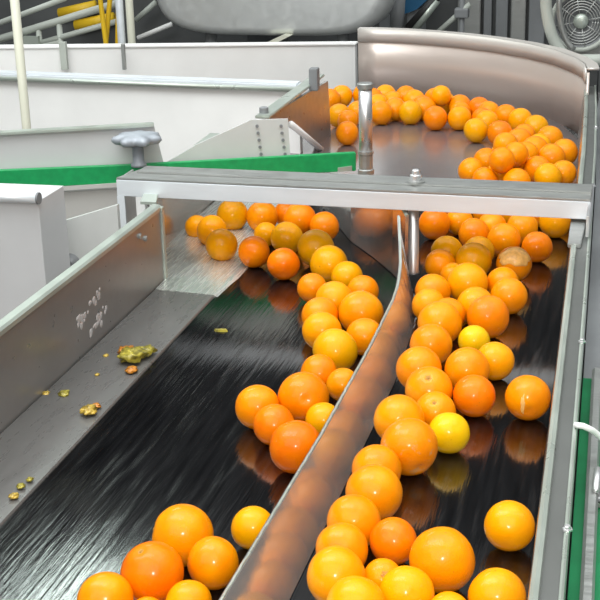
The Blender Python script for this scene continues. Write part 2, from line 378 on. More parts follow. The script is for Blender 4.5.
# ------------------------------------------------------------------ side plate of the far chute
def at_x(px, py, x):
    dd = ray(px, py); return CAM+dd*(x/dd.x)
cp = thing('chute_side_plate', 'slanted brown-grey steel plate left of the far oranges', 'side plate', (-.93, 3.8, 0))
kid('plate', prism(bmesh.new(), [at_x(265, 119, -.935), at_x(328, 81, -.935), at_x(331, 136, -.935), at_x(320, 148, -.935), at_x(288, 124, -.935)], (-.010, 0, 0)), WALLST, cp)
kid('top_edge', prism(bmesh.new(), [(-.925, 3.285, .20), (-.925, 3.91, .20), (-.960, 3.91, .20), (-.965, 3.285, .20)], (0, 0, .008), .002), LIP, cp)
kid('strut', T([at_x(291, 124, -.922), at_x(323, 151, -.918)], .009, 10), WHITE, cp, True)
kid('corner_bolt', L([(.012, 0), (.012, .014), (.008, .016)], (-.95, 3.32, .208)), MIDG, cp)

# ------------------------------------------------------------------ side conveyor with green guide strip
S0 = Vector((-1.39, 2.70, 0)); SD = Vector((.758, .300, 0)).normalized(); SN = Vector((-SD.y, SD.x, 0))
def at_s(px, py, off=0):
    dd = ray(px, py); q = S0+SN*off; return CAM+dd*((q-CAM).dot(SN)/dd.dot(SN))
gs = thing('guide_rail', 'bright green plastic guide strip with grey backing behind the crossbar', 'guide rail', (-1.2, 2.78, .14))
e0 = at_s(-60, 194); e1 = at_s(-60, 174); e2 = at_s(0, 171); e3 = at_s(120, 166); e4 = at_s(356, 153); e5 = at_s(356, 171); e6 = at_s(0, 189)
kid('green_strip', prism(bmesh.new(), [e0, e6, e5, e4, e3, e2, e1], SN*.018, .0015), GREEN, gs)
kid('bottom_edging', prism(bmesh.new(), [at_s(-60, 199, -.003), at_s(118, 187, -.003), at_s(118, 183, -.003), at_s(-60, 195, -.003)], SN*.02), BEIGE, gs)
kid('backing_plate', prism(bmesh.new(), [at_s(-60, 182, .022), at_s(166, 172, .022), at_s(154, 126, .022), at_s(-60, 139, .022)], SN*.01), GREYP, gs)
kid('backing_lip', prism(bmesh.new(), [at_s(-60, 139, .012), at_s(154, 127, .012), at_s(154, 124, .012), at_s(-60, 136, .012)], SN*.025, .001), LIP, gs)
kid('slotted_guard', prism(bmesh.new(), [at_s(150, 172, .03), at_s(291, 166, .03), at_s(288, 119, .03), at_s(251, 120, .03), at_s(196, 145, .03)], SN*.006), CLEARG, gs)
for k in range(5):
    for xx in (257, 281):
        p = at_s(xx+k*1.0, 126+k*7, .028)
        kid('slot', L([(.004, 0), (.004, .002)], p, -SN, seg=8), MIDG, gs)
pb = Vector((-.612, 2.985, -.046))
kid('post_foot', L([(.019, .186), (.019, .197), (.016, .199), (.016, .232), (.018, .234), (.018, .241)], pb, seg=12), BARTOP, gs)
kid('post', L([(.0155, .238), (.0155, .388)], pb, seg=24), CHROME, gs, True)
kid('post_cap', L([(.0165, .385), (.0185, .387), (.0185, .397), (.016, .399)], pb, seg=24), BARTOP, gs)
kid('strip_end_clip', prism(bmesh.new(), [at_s(338, 172, -.004), at_s(352, 171, -.004), at_s(352, 166, -.004), at_s(338, 168, -.004)], SN*.006), LIP, gs)

kn = thing('star_knob', 'grey lobed clamping knob above the left end of the crossbar', 'knob', tuple(at_s(139, 166, -.025)))
kp = Vector(kn.location)
rows = []
for r, h in ((.016, .050), (.046, .054), (.052, .061), (.050, .069), (.036, .074), (.012, .075), (.001, .075)):
    row = []
    for k in range(56):
        a = 2*math.pi*k/56; lob = 1+.13*math.cos(7*a) if r > .03 else 1
        row.append(kp+Vector((math.cos(a)*r*lob, math.sin(a)*r*lob, h)))
    rows.append(row)
kid('grip', sheet(bmesh.new(), rows), KNOB, kn, True)
kid('stem', L([(.018, 0), (.018, .006), (.013, .010), (.013, .05)], kp, seg=20), KNOB, kn, True)

# housing panels left of the trough
hp = thing('side_housing', 'beige-grey housing panel under the green guide strip', 'housing', (-1.5, 2.5, FZ))
a, b = at_s(-120, 215, .01), at_s(119, 205, .01)
kid('panel', prism(bmesh.new(), [(a.x, a.y, FZ), (b.x, b.y, FZ), (b.x, b.y, at_s(119, 189, .01).z), (a.x, a.y, at_s(-120, 203, .01).z)], SN*.02), BEIGE, hp)
gb = thing('grey_cabinet', 'pale grey steel cabinet with rolled top edge at the left photo edge', 'cabinet', (-1.4, 2.3, FZ))
p1, p2 = at_y(38, 198, 2.28), at_y(-70, 203, 2.28)
kid('body', B(p2.x, p1.x, 2.28, 2.40, FZ, p1.z-.006, bev=.002), GREYP, gb)
kid('rolled_edge', T([(p2.x, 2.278, p1.z), (p1.x, 2.278, p1.z)], .011, 16), BARST, gb, True)
kid('end_plug', L([(.0115, 0), (.0115, .004)], (p1.x, 2.278, p1.z), (1, 0, 0)), MIDG, gb)
tp = thing('cover_plate', 'grey sloped-top cover plate with small latch, beside the pale grey cabinet', 'cover plate', (-1.1, 2.43, FZ))
q = [at_y(50, 262, 2.44), at_y(57, 223, 2.44), at_y(117, 205, 2.44), at_y(119, 262, 2.44)]
kid('plate', prism(bmesh.new(), [(q[0].x, 2.44, FZ), (q[0].x, 2.44, q[0].z), q[1], q[2], (q[3].x, 2.44, FZ)], (0, .012, 0)), CLEARG, tp)
kid('latch', T([at_y(40, 247, 2.425), at_y(54, 246, 2.425)], .005, 10), CHROME, tp, True)
kid('latch_plate', B(at_y(50, 247, 2.43).x, at_y(58, 247, 2.43).x, 2.43, 2.441, at_y(50, 258, 2.43).z, at_y(50, 243, 2.43).z), BARTOP, tp)
kid('drain_fitting', L([(.016, 0), (.020, .004), (.012, .010), (.007, .016)], at_y(72, 262, 2.439), (0, -1, 0)), MIDG, tp)

# ------------------------------------------------------------------ white cabinet behind
wc = thing('white_cabinet', 'long white enamel machine cabinet with raised back panel', 'cabinet', (-1.5, 3.9, FZ))
la, lb = Vector((-2.35, 3.868, 0)), Vector((-.965, 3.747, 0))
kid('lower_panel', prism(bmesh.new(), [(la.x, la.y, FZ), (lb.x, lb.y, FZ), (lb.x, lb.y, .197), (la.x, la.y, .197)], (0, .03, 0)), WHITE, wc)
kid('ledge', prism(bmesh.new(), [(la.x, la.y-.012, .190), (lb.x, lb.y-.012, .190), (lb.x, lb.y-.012, .208), (la.x, la.y-.012, .208)], (0, .055, 0), .004), BARST, wc)
kid('ledge_roll', T([(la.x, la.y-.014, .192), (lb.x, lb.y-.014, .192)], .007, 12), LIP, wc, True)
ub = at_y(355, 43, 5.0); zb = ub.z; ub = Vector((ub.x, 5.0, 0)); ua = at_y(-30, 47, 4.1); za = ua.z; ua = Vector((ua.x, 4.1, 0))
kid('upper_panel', prism(bmesh.new(), [(ua.x, ua.y, -.1), (ub.x, ub.y, -.1), (ub.x, ub.y, zb), (ua.x, ua.y, za)], (0, .04, 0)), WHITE, wc)
kid('top_fold', prism(bmesh.new(), [(ua.x, ua.y-.006, za-.008), (ub.x+.004, ub.y-.006, zb-.008), (ub.x+.004, ub.y-.006, zb), (ua.x, ua.y-.006, za)], (0, .055, 0), .002), WHITE, wc)
for px_, wd in ((63, 9), (123, 5)):
    u = (px_+30)/385*.84+.0; y0 = ua.y+(ub.y-ua.y)*u-.012
    p, r_ = at_y(px_-wd/2, 42 if wd == 9 else 44, y0), at_y(px_+wd/2, 70, y0)
    kid('seam_strip', B(p.x, r_.x, y0, y0+.014, r_.z, p.z, bev=.002), PIPEG if wd == 9 else BARTOP, wc)
y0 = 3.74
p = at_y(171, 149, 3.80); kid('bolt', L([(.010, 0), (.010, .006), (.007, .008)], (p.x, 3.814, p.z), (0, -1, 0), seg=12), MIDG, wc)
p = at_y(314, 84, 3.735); kid('corner_hook', B(p.x-.014, p.x+.012, 3.728, 3.76, p.z-.02, p.z+.045, bev=.004), MIDG, wc)

po = thing('round_post', 'slim cream round post standing before the white cabinet', 'post', (0, 0, 0))
pp = at_y(27, 132, 3.35); po.location = (pp.x, 3.35, FZ)
kid('pole', T([(pp.x, 3.35, FZ+.01), (pp.x, 3.35, 1.0)], .0125, 18), PIPE, po, True)
kid('foot', L([(.05, 0), (.05, .01), (.02, .014)], (pp.x, 3.35, FZ)), PIPE, po)

# ------------------------------------------------------------------ tank
tk = thing('steel_tank', 'big rounded pale steel tank hanging above the white cabinet', 'tank', (-1.0, 5.72, FZ))
tl, trr = at_y(150, 20, 5.6).x, at_y(392, 5, 5.6).x; tb = at_y(260, 38, 5.6).z
cx, hw, hh = (tl+trr)/2, (trr-tl)/2, .36; rows = []
for y, s in ((5.60, .88), (5.605, .93), (5.63, .975), (5.68, 1), (5.76, 1), (5.80, .97), (5.82, .9)):
    row = []
    for k in range(64):
        a = 2*math.pi*k/64; ca, sa = math.cos(a), math.sin(a); e = .46
        row.append((cx+hw*s*math.copysign(abs(ca)**e, ca), y, tb+hh+hh*s*math.copysign(abs(sa)**e, sa)))
    rows.append(row)
kid('shell', sheet(bmesh.new(), rows), TANK, tk, True)
for lx in (-.30, .30): kid('leg', T([(cx+lx, 5.72, FZ), (cx+lx, 5.72, tb+.03)], .025, 14), MIDG, tk, True)
kid('bracket', prism(bmesh.new(), [at_y(266, 43, 5.56), at_y(276, 43, 5.56), at_y(290, 36, 5.56), at_y(283, 35, 5.56)], (0, .06, 0)), PIPE, tk)

# ------------------------------------------------------------------ clutter behind, left
def ax(px, py, y): return at_y(px, py, y)
pf = thing('pipe_frame', 'pale green-grey sloping pipe framework behind the white cabinet', 'frame', (-2.2, 5.2, FZ))
for a_, b_, r_ in (((-30, 48), (118, 3), .016), ((-30, 34), (66, -2), .012), ((30, 46), (122, 20), .012), ((-30, 60), (62, 42), .014)):
    kid('sloping_rail', T([ax(*a_, 5.2), ax(*b_, 5.2)], r_, 12), PIPEG, pf, True)
for xx in (59, 38):
    t_ = ax(xx, 24, 5.2); kid('upright', T([(t_.x, 5.2, FZ), t_], .012, 12), PIPEG, pf, True)
p, r_ = ax(24, 36, 5.18), ax(40, 52, 5.18)
kid('joint_plate', B(p.x, r_.x, 5.17, 5.19, r_.z, p.z), LIP, pf)
for k, xx in enumerate((121, 131)):
    p = ax(xx, 30, 4.9); o = thing('vertical_pipe', ['white vertical pipe right beside the yellow hoses', 'cream vertical pipe between the white pipe and the steel tank'][k], 'pipe', (p.x, 4.9, FZ), 'upright pipes behind the white cabinet')
    kid('pipe', T([(p.x, 4.9, FZ+.005), (p.x, 4.9, 1.2)], .015, 16), [BARST, PIPE][k], o, True)
    kid('foot', L([(.04, 0), (.04, .01), (.018, .012)], (p.x, 4.9, FZ)), MIDG, o)
for k, (x0, x1) in enumerate(((99, 106), (108, 103), (113, 112))):
    a_, b_ = ax(x0, -10, 5.0), ax(x1, 44, 5.0)
    y_ = 5.0+.03*k
    o = link('yellow_hose', T([(a_.x, y_, 1.1), (a_.x, y_, a_.z), ((a_.x+b_.x)/2, y_, (a_.z+b_.z)/2), (b_.x, y_, b_.z), (b_.x, y_, FZ)], .010, 10), YEL, smooth=True)
    tag(recentre(o), ['yellow hose hanging behind the white cabinet, leftmost of three', 'yellow hose crossing the middle of the three behind the cabinet', 'yellow hose hanging nearest the white vertical pipe'][k], 'hose', 'yellow hoses')
dc = thing('dark_machine', 'dark machine body behind the pipe framework', 'machine', (-3.0, 6.8, FZ))
kid('body', B(-4.2, -1.9, 6.4, 7.2, FZ, .62, bev=.02), DARK, dc)
kid('top_pipe', T([ax(60, 14, 6.36), ax(96, 6, 6.36)], .03, 12), YEL, dc, True)
kid('orange_pipe', T([ax(76, 26, 6.36), ax(114, 18, 6.36)], .03, 12), YEL, dc, True)
kid('pale_bar', T([ax(138, 38, 6.3), ax(172, 24, 6.3)], .012, 10), WHITE, dc, True)
kid('pale_bar', T([ax(136, 20, 6.3), ax(156, 2, 6.3)], .014, 10), PIPEG, dc, True)

# clutter behind, right
bk = thing('panelled_machine', 'grey machine with tall ribbed panels behind the curved guard', 'machine', (-.4, 6.6, FZ))
x0, x1 = ax(372, 20, 6.4).x, ax(640, 20, 6.4).x
kid('body', B(x0, x1, 6.45, 7.1, FZ, 1.3, bev=.01), DARK, bk)
for a_, b_, m_ in ((458, 481, GREYP), (484, 492, MIDG), (496, 508, MIDG), (511, 526, GREYP), (529, 545, MIDG), (380, 391, MIDG)):
    kid('panel', B(ax(a_, 20, 6.42).x, ax(b_, 20, 6.42).x, 6.40, 6.455, FZ, 1.2, bev=.006), MIDG if m_ == MIDG else BARTOP, bk)
bb = ax(406, 0, 6.1)
o = thing('blue_bin', 'blue plastic bin half hidden at the top, right of the tank', 'bin', (bb.x+.07, 6.15, FZ))
kid('body', prism(bmesh.new(), [(ax(405, -30, 6.1).x, 6.1, ax(405, -30, 6.1).z), ax(404, 14, 6.1), ax(416, 10, 6.1), ax(429, -2, 6.1), (ax(429, -30, 6.1).x, 6.1, ax(429, -30, 6.1).z)], (0, .2, 0)), BLUE, o)
kid('stand', B(ax(406, 12, 6.1).x, ax(420, 12, 6.1).x, 6.13, 6.27, FZ, ax(410, 11, 6.1).z+.005), MIDG, o)
pd = thing('conveyor_support', 'grey diagonal bars and bracket under the blue bin', 'support frame', (-.6, 5.9, FZ))
for a_, b_, r_, m_ in (((414, 30), (437, 0), .018, LIP), ((436, 34), (470, 4), .012, PIPEG), ((408, 28), (440, -6), .018, RUB), ((396, 40), (399, -6), .03, MIDG)):
    kid('bar', T([ax(*a_, 5.9), ax(*b_, 5.9)], r_, 12), m_, pd, True)
p = ax(462, 8, 5.9); kid('upright', T([(p.x, 5.9, FZ), (p.x, 5.9, .9)], .012, 12), MIDG, pd, True)
kid('clamp', B(p.x-.03, p.x+.03, 5.87, 5.93, p.z-.04, p.z, bev=.006), MIDG, pd)

mc = ax(581, 21, 4.62); mt = thing('electric_motor', 'round grey electric motor with finned fan cover at top right', 'motor', (mc.x, 4.7, FZ))
m0 = Vector((mc.x, 4.62, mc.z)); Yd = (0, -1, 0)
kid('housing', L([(.085, -.30), (.092, -.29), (.092, -.03), (.1, -.02), (.1, 0), (.094, .006), (.080, .006), (.078, -.004), (.0, -.004)], m0, Yd, 48), MIDG, mt, True)
for r_ in (.075, .066, .057, .048, .039):
    kid('grille_ring', T([m0+Vector((math.cos(a)*r_, -.008, math.sin(a)*r_)) for a in [2*math.pi*k/36 for k in range(37)]], .0022, 6), BARTOP, mt, True)
for k in range(8):
    a = math.pi*k/4+.2; kid('grille_spoke', T([m0+Vector((math.cos(a)*.02, -.008, math.sin(a)*.02)), m0+Vector((math.cos(a)*.084, -.008, math.sin(a)*.084))], .002, 6), BARTOP, mt, True)
kid('hub', L([(.026, 0), (.024, .012), (.012, .016), (.001, .016)], m0, Yd, 24), LIP, mt, True)
kid('cover_rim', T([m0+Vector((math.cos(a)*.095, -.004, math.sin(a)*.095)) for a in [2*math.pi*k/48 for k in range(49)]], .009, 10), PIPEG, mt, True)
kid('foot', B(m0.x-.07, m0.x+.07, 4.66, 4.86, m0.z-.125, m0.z-.085, bev=.004), BARTOP, mt)
kid('pedestal', B(m0.x-.05, m0.x+.06, 4.68, 4.84, FZ, m0.z-.123), DARK, mt)
pe = thing('curved_pipe', 'thick pale grey pipe bending under the round motor', 'pipe', (0, 0, 0))
pts = [ax(546, -40, 4.5), ax(546, 0, 4.5)]+bez(ax(546, 6, 4.5), ax(551, 58, 4.5), ax(578, 60, 4.5), 10)+[ax(592, 60, 4.5), ax(615, 60, 4.5)]
pe.location = (pts[-1].x, 4.5, FZ)
kid('pipe', T(pts, .019, 16), PIPEG, pe, True)
kid('stand', T([(pts[-1].x, 4.5, FZ), (pts[-1].x, 4.5, pts[-1].z)], .02, 12), MIDG, pe, True)
kid('inner_pipe', T([ax(560, -20, 4.56)]+bez(ax(559, 5, 4.56), ax(560, 38, 4.56), ax(574, 50, 4.56), 8), .010, 12), BARTOP, pe, True)

# ------------------------------------------------------------------ beside the right rail
gm = thing('green_machine', 'green painted machine body low beside the right rail', 'machine', (.3, 1.35, FZ))
yk = [.72, 1.21, 1.567, 1.97]
kid('body', prism(bmesh.new(), [(xr(y)+.034, y, .085) for y in yk]+[(.62, 1.97, .085), (.62, .72, .085)], (0, 0, FZ-.085)), GREENM, gm)
kid('edge_channel', sheet(bmesh.new(), [[(xr(y)+.047, y, .086), (xr(y)+.047, y, .10), (xr(y)+.051, y, .104), (xr(y)+.060, y, .104), (xr(y)+.063, y, .10), (xr(y)+.063, y, .086)] for y in yk]), BARTOP, gm)
lt = thing('toggle_latch', 'small steel toggle latch on the green machine at the right edge', 'latch', (0, 0, -.01))
p = at_z(596, 495, .086); lt.location = (p.x, p.y, .086)
kid('base', B(p.x-.012, p.x+.03, p.y-.035, p.y+.035, .086, .10, bev=.002), BARTOP, lt)
kid('lever', T([(p.x, p.y-.03, .106), (p.x, p.y+.02, .112), (p.x+.01, p.y+.03, .104)], .005, 8), CHROME, lt, True)
kid('loop', T([(p.x-.006, p.y-.04, .10), (p.x+.018, p.y-.045, .10), (p.x+.02, p.y-.02, .102)], .003, 8), DARK, lt, True)
gh = link('grey_housing', prism(bmesh.new(), [(xr(y)+.034, y, .06) for y in (1.98, 2.7, 3.256, 3.8, 4.12)]+[(-.13, 4.9, .06), (.62, 4.9, .06), (.62, 1.98, .06)], (0, 0, FZ-.06)), MIDG)
tag(recentre(gh), 'dull grey machine housing beyond the green one, right of the rail', 'housing')
hs = [at_z(575, 425, .156), at_z(583, 426, .158), at_z(592, 430, .15), at_z(602, 438, .13), at_z(618, 452, .11), at_z(632, 470, .09)]
o = link('white_hose', T(hs, .0042, 10), WHITE, smooth=True)
tag(recentre(o), 'thin white hose curving off the right rail over the green machine', 'hose')

# ------------------------------------------------------------------ the oranges
# lane, kind of peel, x, y, z, radius, label
ORANGES = [
    ('R', 'y', -0.2909, 1.3366, 0.0365, 0.0365, "yellow-orange fruit cut by the bottom edge, nearest the divider in the right lane"),
    ('R', 'y', -0.3288, 1.3981, 0.0369, 0.0369, "large yellow-orange fruit just above the bottom-edge one beside the divider"),
    ('R', 'y', -0.2388, 1.3818, 0.0335, 0.0335, "yellow-orange fruit at the bottom edge, right of the one nearest the divider"),
    ('R', 'o', -0.2068, 1.4554, 0.0410, 0.0410, "largest orange in the right lane, bright, near the bottom, right of the centre cluster"),
    ('R', 'd', -0.2775, 1.5066, 0.0310, 0.0310, "deep orange fruit of medium size, wedged left of the largest right-lane orange"),
    ('R', 'o', -0.3370, 1.4677, 0.0342, 0.0342, "orange partly covered by the large yellow-orange fruit beside the divider near the bottom"),
    ('R', 'o', -0.3361, 1.5371, 0.0363, 0.0363, "orange beside the divider, second up from the bottom cluster, below a larger orange"),
    ('R', 'o', -0.3243, 1.6156, 0.0398, 0.0398, "large glossy orange in the right lane just below one half-hidden behind it"),
    ('R', 'o', -0.3360, 1.6949, 0.0358, 0.0358, "half-hidden orange right behind the large glossy orange, beside the scarred one"),
    ('R', 'b', -0.3007, 1.7631, 0.0425, 0.0425, "large orange with pale brown scars, left of and below the lemon-yellow fruit"),
    ('R', 'o', -0.3332, 1.8601, 0.0393, 0.0393, "big orange nearest the divider, just behind the scarred large orange"),
    ('R', 'l', -0.2535, 1.8438, 0.0318, 0.0318, "small lemon-yellow fruit alone at the cluster's front, above its reflection in the belt"),
    ('R', 'o', -0.2856, 1.9141, 0.0330, 0.0330, "orange with a small dimple, directly behind the lemon-yellow fruit"),
    ('R', 'o', -0.3063, 1.9850, 0.0389, 0.0389, "orange with stem dimple on top, behind the dimpled one above the lemon-yellow fruit"),
    ('R', 'o', -0.3367, 2.0707, 0.0387, 0.0387, "orange beside the divider, upper one of a short stack left of the stem-dimpled orange"),
    ('R', 'd', -0.2332, 1.9843, 0.0346, 0.0346, "reddish orange at the right side, just above right of the lemon-yellow fruit"),
    ('R', 'o', -0.2572, 2.0815, 0.0386, 0.0386, "orange between the two stacks, just behind the reddish orange by the lemon-yellow fruit"),
    ('R', 'y', -0.2171, 2.1429, 0.0334, 0.0334, "yellow-orange fruit right of the pair behind the lemon one, at the cluster's right edge"),
    ('R', 'l', -0.2655, 2.2432, 0.0287, 0.0287, "small pale yellow fruit tucked below the big reddish orange in mid right lane"),
    ('R', 'o', -0.3343, 2.1864, 0.0379, 0.0379, "orange by the divider, below left of the small pale yellow fruit in mid lane"),
    ('R', 'o', -0.3341, 2.2891, 0.0412, 0.0412, "orange by the divider, just behind and right of another of the same size"),
    ('R', 'o', -0.3288, 2.3608, 0.0323, 0.0323, "small hidden orange peeping out behind the two divider-side oranges in mid lane"),
    ('R', 'd', -0.2518, 2.3392, 0.0407, 0.0407, "big round reddish orange with bright highlight in the middle of the right lane"),
    ('R', 'o', -0.2844, 2.4114, 0.0362, 0.0362, "orange half covered by the big reddish orange, behind its upper left"),
    ('R', 'o', -0.2270, 2.4774, 0.0359, 0.0359, "glossy orange at the right edge of the stream, right above the big reddish orange"),
    ('R', 'o', -0.2471, 2.5553, 0.0340, 0.0340, "orange mostly hidden behind the glossy right-edge orange, under the torn one"),
    ('R', 'g', -0.3135, 2.5222, 0.0417, 0.0417, "dull greenish-orange fruit in mid lane with a broad sheen, below a scarred greenish pair"),
    ('R', 'g', -0.3216, 2.6812, 0.0388, 0.0388, "dull orange fruit behind the large dull greenish one in mid right lane"),
    ('R', 'g', -0.3201, 2.7574, 0.0344, 0.0344, "small dull fruit half hidden just left of the torn orange"),
    ('R', 'p', -0.2368, 2.6767, 0.0374, 0.0374, "torn orange with peel off showing pale segments, near the crossbar on the right"),
    ('R', 'd', -0.2008, 2.8168, 0.0336, 0.0336, "deep orange fruit with sharp highlight, right of the torn orange under the crossbar"),
    ('R', 'o', -0.2750, 2.8450, 0.0374, 0.0374, "orange with fine scars directly behind the torn one, below the crossbar"),
    ('R', 'd', -0.3461, 2.8856, 0.0359, 0.0359, "reddish orange under the crossbar, second stack from the end post"),
    ('R', 'o', -0.3140, 2.9532, 0.0342, 0.0342, "orange half hidden below the crossbar, right of the reddish stack"),
    ('R', 'o', -0.2447, 2.9489, 0.0363, 0.0363, "orange under the crossbar, left of and behind the deep orange with sharp highlight"),
    ('R', 'g', -0.1756, 3.0081, 0.0367, 0.0367, "dull orange farthest right under the crossbar, against the right rail"),
    ('R', 'd', -0.4453, 2.9496, 0.0369, 0.0369, "deep red-orange fruit directly right of the divider's end post, under the crossbar"),
    ('R', 'g', -0.3874, 2.7484, 0.0346, 0.0346, "dull fruit below the deep red-orange one beside the end post"),
    ('R', 'o', -0.3886, 2.6583, 0.0334, 0.0334, "orange in the column beside the end post, second below the deep red-orange one"),
    ('R', 'o', -0.3763, 2.4797, 0.0356, 0.0356, "bright orange in the column beside the divider end, lowest against the wing"),
    ('R', 'o', -0.3544, 2.6101, 0.0270, 0.0270, "very small orange squeezed between the end-post column and the dull mid-lane fruit"),
    ('R', 'y', -0.1351, 1.5717, 0.0334, 0.0334, "lone yellow-orange fruit on the open belt beside the right rail, near the bottom"),
    ('R', 'o', -0.1477, 1.9881, 0.0367, 0.0367, "lone orange with a pale split in its peel, beside the right rail in mid frame"),
    ('R', 'y', -0.1319, 1.3952, 0.0345, 0.0345, "yellow-orange fruit cut by the bottom edge, nearest the right rail"),
    ('R', 'y', -0.1843, 1.3616, 0.0259, 0.0259, "yellow-orange fruit barely rising over the bottom edge below the largest orange"),
    ('R', 's', -0.2757, 1.4247, 0.0247, 0.0247, "small orange with a brown stem button facing up, in the bottom cluster"),
    ('R', 'o', -0.3733, 2.4065, 0.0325, 0.0325, "small orange mostly hidden behind the blade of the divider in mid lane"),
    ('L', 'o', -0.5444, 1.4516, 0.0403, 0.0403, "large orange with a dried stem on its left side, top of the lower-left cluster"),
    ('L', 'd', -0.5518, 1.3553, 0.0395, 0.0395, "large deep orange at the middle of the lower-left cluster, with a dimple on top"),
    ('L', 'o', -0.4882, 1.4023, 0.0339, 0.0339, "glossy orange at the right side of the lower-left cluster"),
    ('L', 'o', -0.5886, 1.2923, 0.0347, 0.0347, "orange cut by the bottom edge, farthest left in the lower-left cluster"),
    ('L', 'o', -0.4907, 1.3139, 0.0287, 0.0287, "orange at the bottom edge under the right half of the lower-left cluster"),
    ('L', 'o', -0.5325, 1.2840, 0.0238, 0.0238, "small orange at the bottom edge between the two neighbours of the deep orange"),
    ('L', 'g', -0.4661, 1.5068, 0.0292, 0.0292, "greenish-orange fruit half hidden by the divider, alone above the lower-left cluster"),
    ('L', 'd', -0.4652, 1.7355, 0.0399, 0.0399, "large deep orange cut by the divider edge, lowest of the mid-left group"),
    ('L', 'd', -0.5220, 1.8198, 0.0325, 0.0325, "deep orange fruit between the leftmost and lowest ones of the mid-left group"),
    ('L', 'o', -0.5637, 1.8737, 0.0358, 0.0358, "leftmost orange of the mid-left group, on the open black belt"),
    ('L', 'd', -0.4976, 1.9112, 0.0415, 0.0415, "largest deep orange of the mid-left group, with a rough brownish patch"),
    ('L', 'd', -0.5022, 2.0381, 0.0322, 0.0322, "small reddish orange at the top of the mid-left group, below a greenish fruit"),
    ('L', 'g', -0.4533, 1.8603, 0.0283, 0.0283, "greenish-yellow fruit squeezed between the divider and the mid-left group"),
    ('L', 'g', -0.4933, 2.1221, 0.0402, 0.0402, "big dull green-tinged fruit at the lower end of the left stream"),
    ('L', 'o', -0.4533, 2.0045, 0.0283, 0.0283, "orange sliver against the divider, right of the small reddish orange"),
    ('L', 'y', -0.5406, 2.2238, 0.0365, 0.0365, "yellow-orange fruit just behind the big green-tinged one, at the stream's left edge"),
    ('L', 'o', -0.5630, 2.3028, 0.0358, 0.0358, "orange behind the yellow-orange one at the left edge of the left stream"),
    ('L', 'd', -0.6204, 2.4750, 0.0302, 0.0302, "small deep orange fruit on the left edge of the left stream, highest of that edge"),
    ('L', 'y', -0.5564, 2.3929, 0.0369, 0.0369, "yellow fruit in the left stream between the small deep orange and the biggest orange"),
    ('L', 'o', -0.4866, 2.3145, 0.0425, 0.0425, "biggest bright orange of the left stream, against the divider's upper end"),
    ('L', 'o', -0.4593, 2.2145, 0.0343, 0.0343, "orange peeping out below the biggest bright orange, beside the divider"),
    ('L', 'o', -0.5147, 2.4697, 0.0318, 0.0318, "small orange right above the biggest bright orange, near the wing's foot"),
    ('L', 'g', -0.5641, 2.5477, 0.0328, 0.0328, "green-tinged fruit against the wing, just above the small orange near its foot"),
    ('L', 'g', -0.6151, 2.6052, 0.0399, 0.0399, "round green-tinged fruit in mid left stream with its highlight low"),
    ('L', 'g', -0.6675, 2.7068, 0.0413, 0.0413, "large dull greenish fruit in the left stream, below the reddish one by the crossbar"),
    ('L', 'd', -0.7137, 2.6041, 0.0349, 0.0349, "deep orange fruit lowest in the hanging group under the crossbar, right of its twin"),
    ('L', 'd', -0.7993, 2.6763, 0.0349, 0.0349, "deep orange fruit left of its lower twin, under the crossbar"),
    ('L', 'g', -0.8835, 2.7095, 0.0366, 0.0366, "lone greenish-yellow fruit at the far left under the crossbar, lowest of three"),
    ('L', 'y', -0.9382, 2.8111, 0.0367, 0.0367, "yellow fruit right behind the greenish-yellow one at the far left"),
    ('L', 'y', -0.9928, 2.8653, 0.0281, 0.0281, "small yellow fruit farthest left under the crossbar, touching the recessed wall side"),
    ('L', 'g', -0.9299, 2.9453, 0.0382, 0.0382, "greenish fruit close under the crossbar, right of the far-left trio"),
    ('L', 'o', -0.8550, 2.9419, 0.0380, 0.0380, "orange close under the crossbar above the left one of the deep orange twins"),
    ('L', 'g', -0.7530, 2.7838, 0.0370, 0.0370, "greenish-orange fruit right above the lower deep orange twin"),
    ('L', 'd', -0.7593, 2.9255, 0.0398, 0.0398, "reddish orange high under the crossbar above the large dull greenish fruit"),
    ('L', 'g', -0.8171, 2.8376, 0.0275, 0.0275, "small dull fruit between the twins' tops and the orange above them"),
    ('L', 'd', -0.8067, 2.9930, 0.0335, 0.0335, "small reddish fruit half hidden right below the crossbar's lower edge in mid left"),
    ('L', 'd', -0.6927, 2.8951, 0.0347, 0.0347, "reddish fruit against the wing right below the crossbar"),
    ('B', 'o', -1.0190, 4.3759, 0.0380, 0.0380, "leftmost orange of the far bank, next to the brown-grey chute plate"),
    ('B', 'y', -0.9935, 4.4463, 0.0380, 0.0380, "yellow fruit beside the leftmost orange of the far bank"),
    ('B', 'g', -0.9312, 4.1235, 0.0380, 0.0380, "greenish fruit below the yellow one at the far bank's left end"),
    ('B', 'o', -0.8521, 3.8780, 0.0361, 0.0361, "lowest orange at the far bank's left end, left of the upright post"),
    ('B', 'o', -0.8786, 4.4048, 0.0380, 0.0380, "orange in the far bank's top row, just right of the upright post"),
    ('B', 'y', -0.8467, 4.4725, 0.0380, 0.0380, "yellow fruit in the far top row, second right of the upright post"),
    ('B', 'o', -0.7732, 4.4585, 0.0380, 0.0380, "orange in the far top row, third right of the upright post"),
    ('B', 'y', -0.7346, 4.3944, 0.0380, 0.0380, "yellow fruit in the far top row, above the greenish one"),
    ('B', 'o', -0.6694, 4.4312, 0.0380, 0.0380, "orange in the far top row, above the deep orange front one"),
    ('B', 'y', -0.6300, 4.3676, 0.0380, 0.0380, "yellow fruit in the far top row, the last before the row bends"),
    ('B', 'o', -0.8062, 4.1801, 0.0380, 0.0380, "orange in the far bank's front row, right beside the upright post"),
    ('B', 'o', -0.7717, 4.2465, 0.0380, 0.0380, "orange in the far front row, between the post's neighbour and the greenish fruit"),
    ('B', 'g', -0.7139, 4.1990, 0.0380, 0.0380, "round greenish fruit in the far front row, right of the post"),
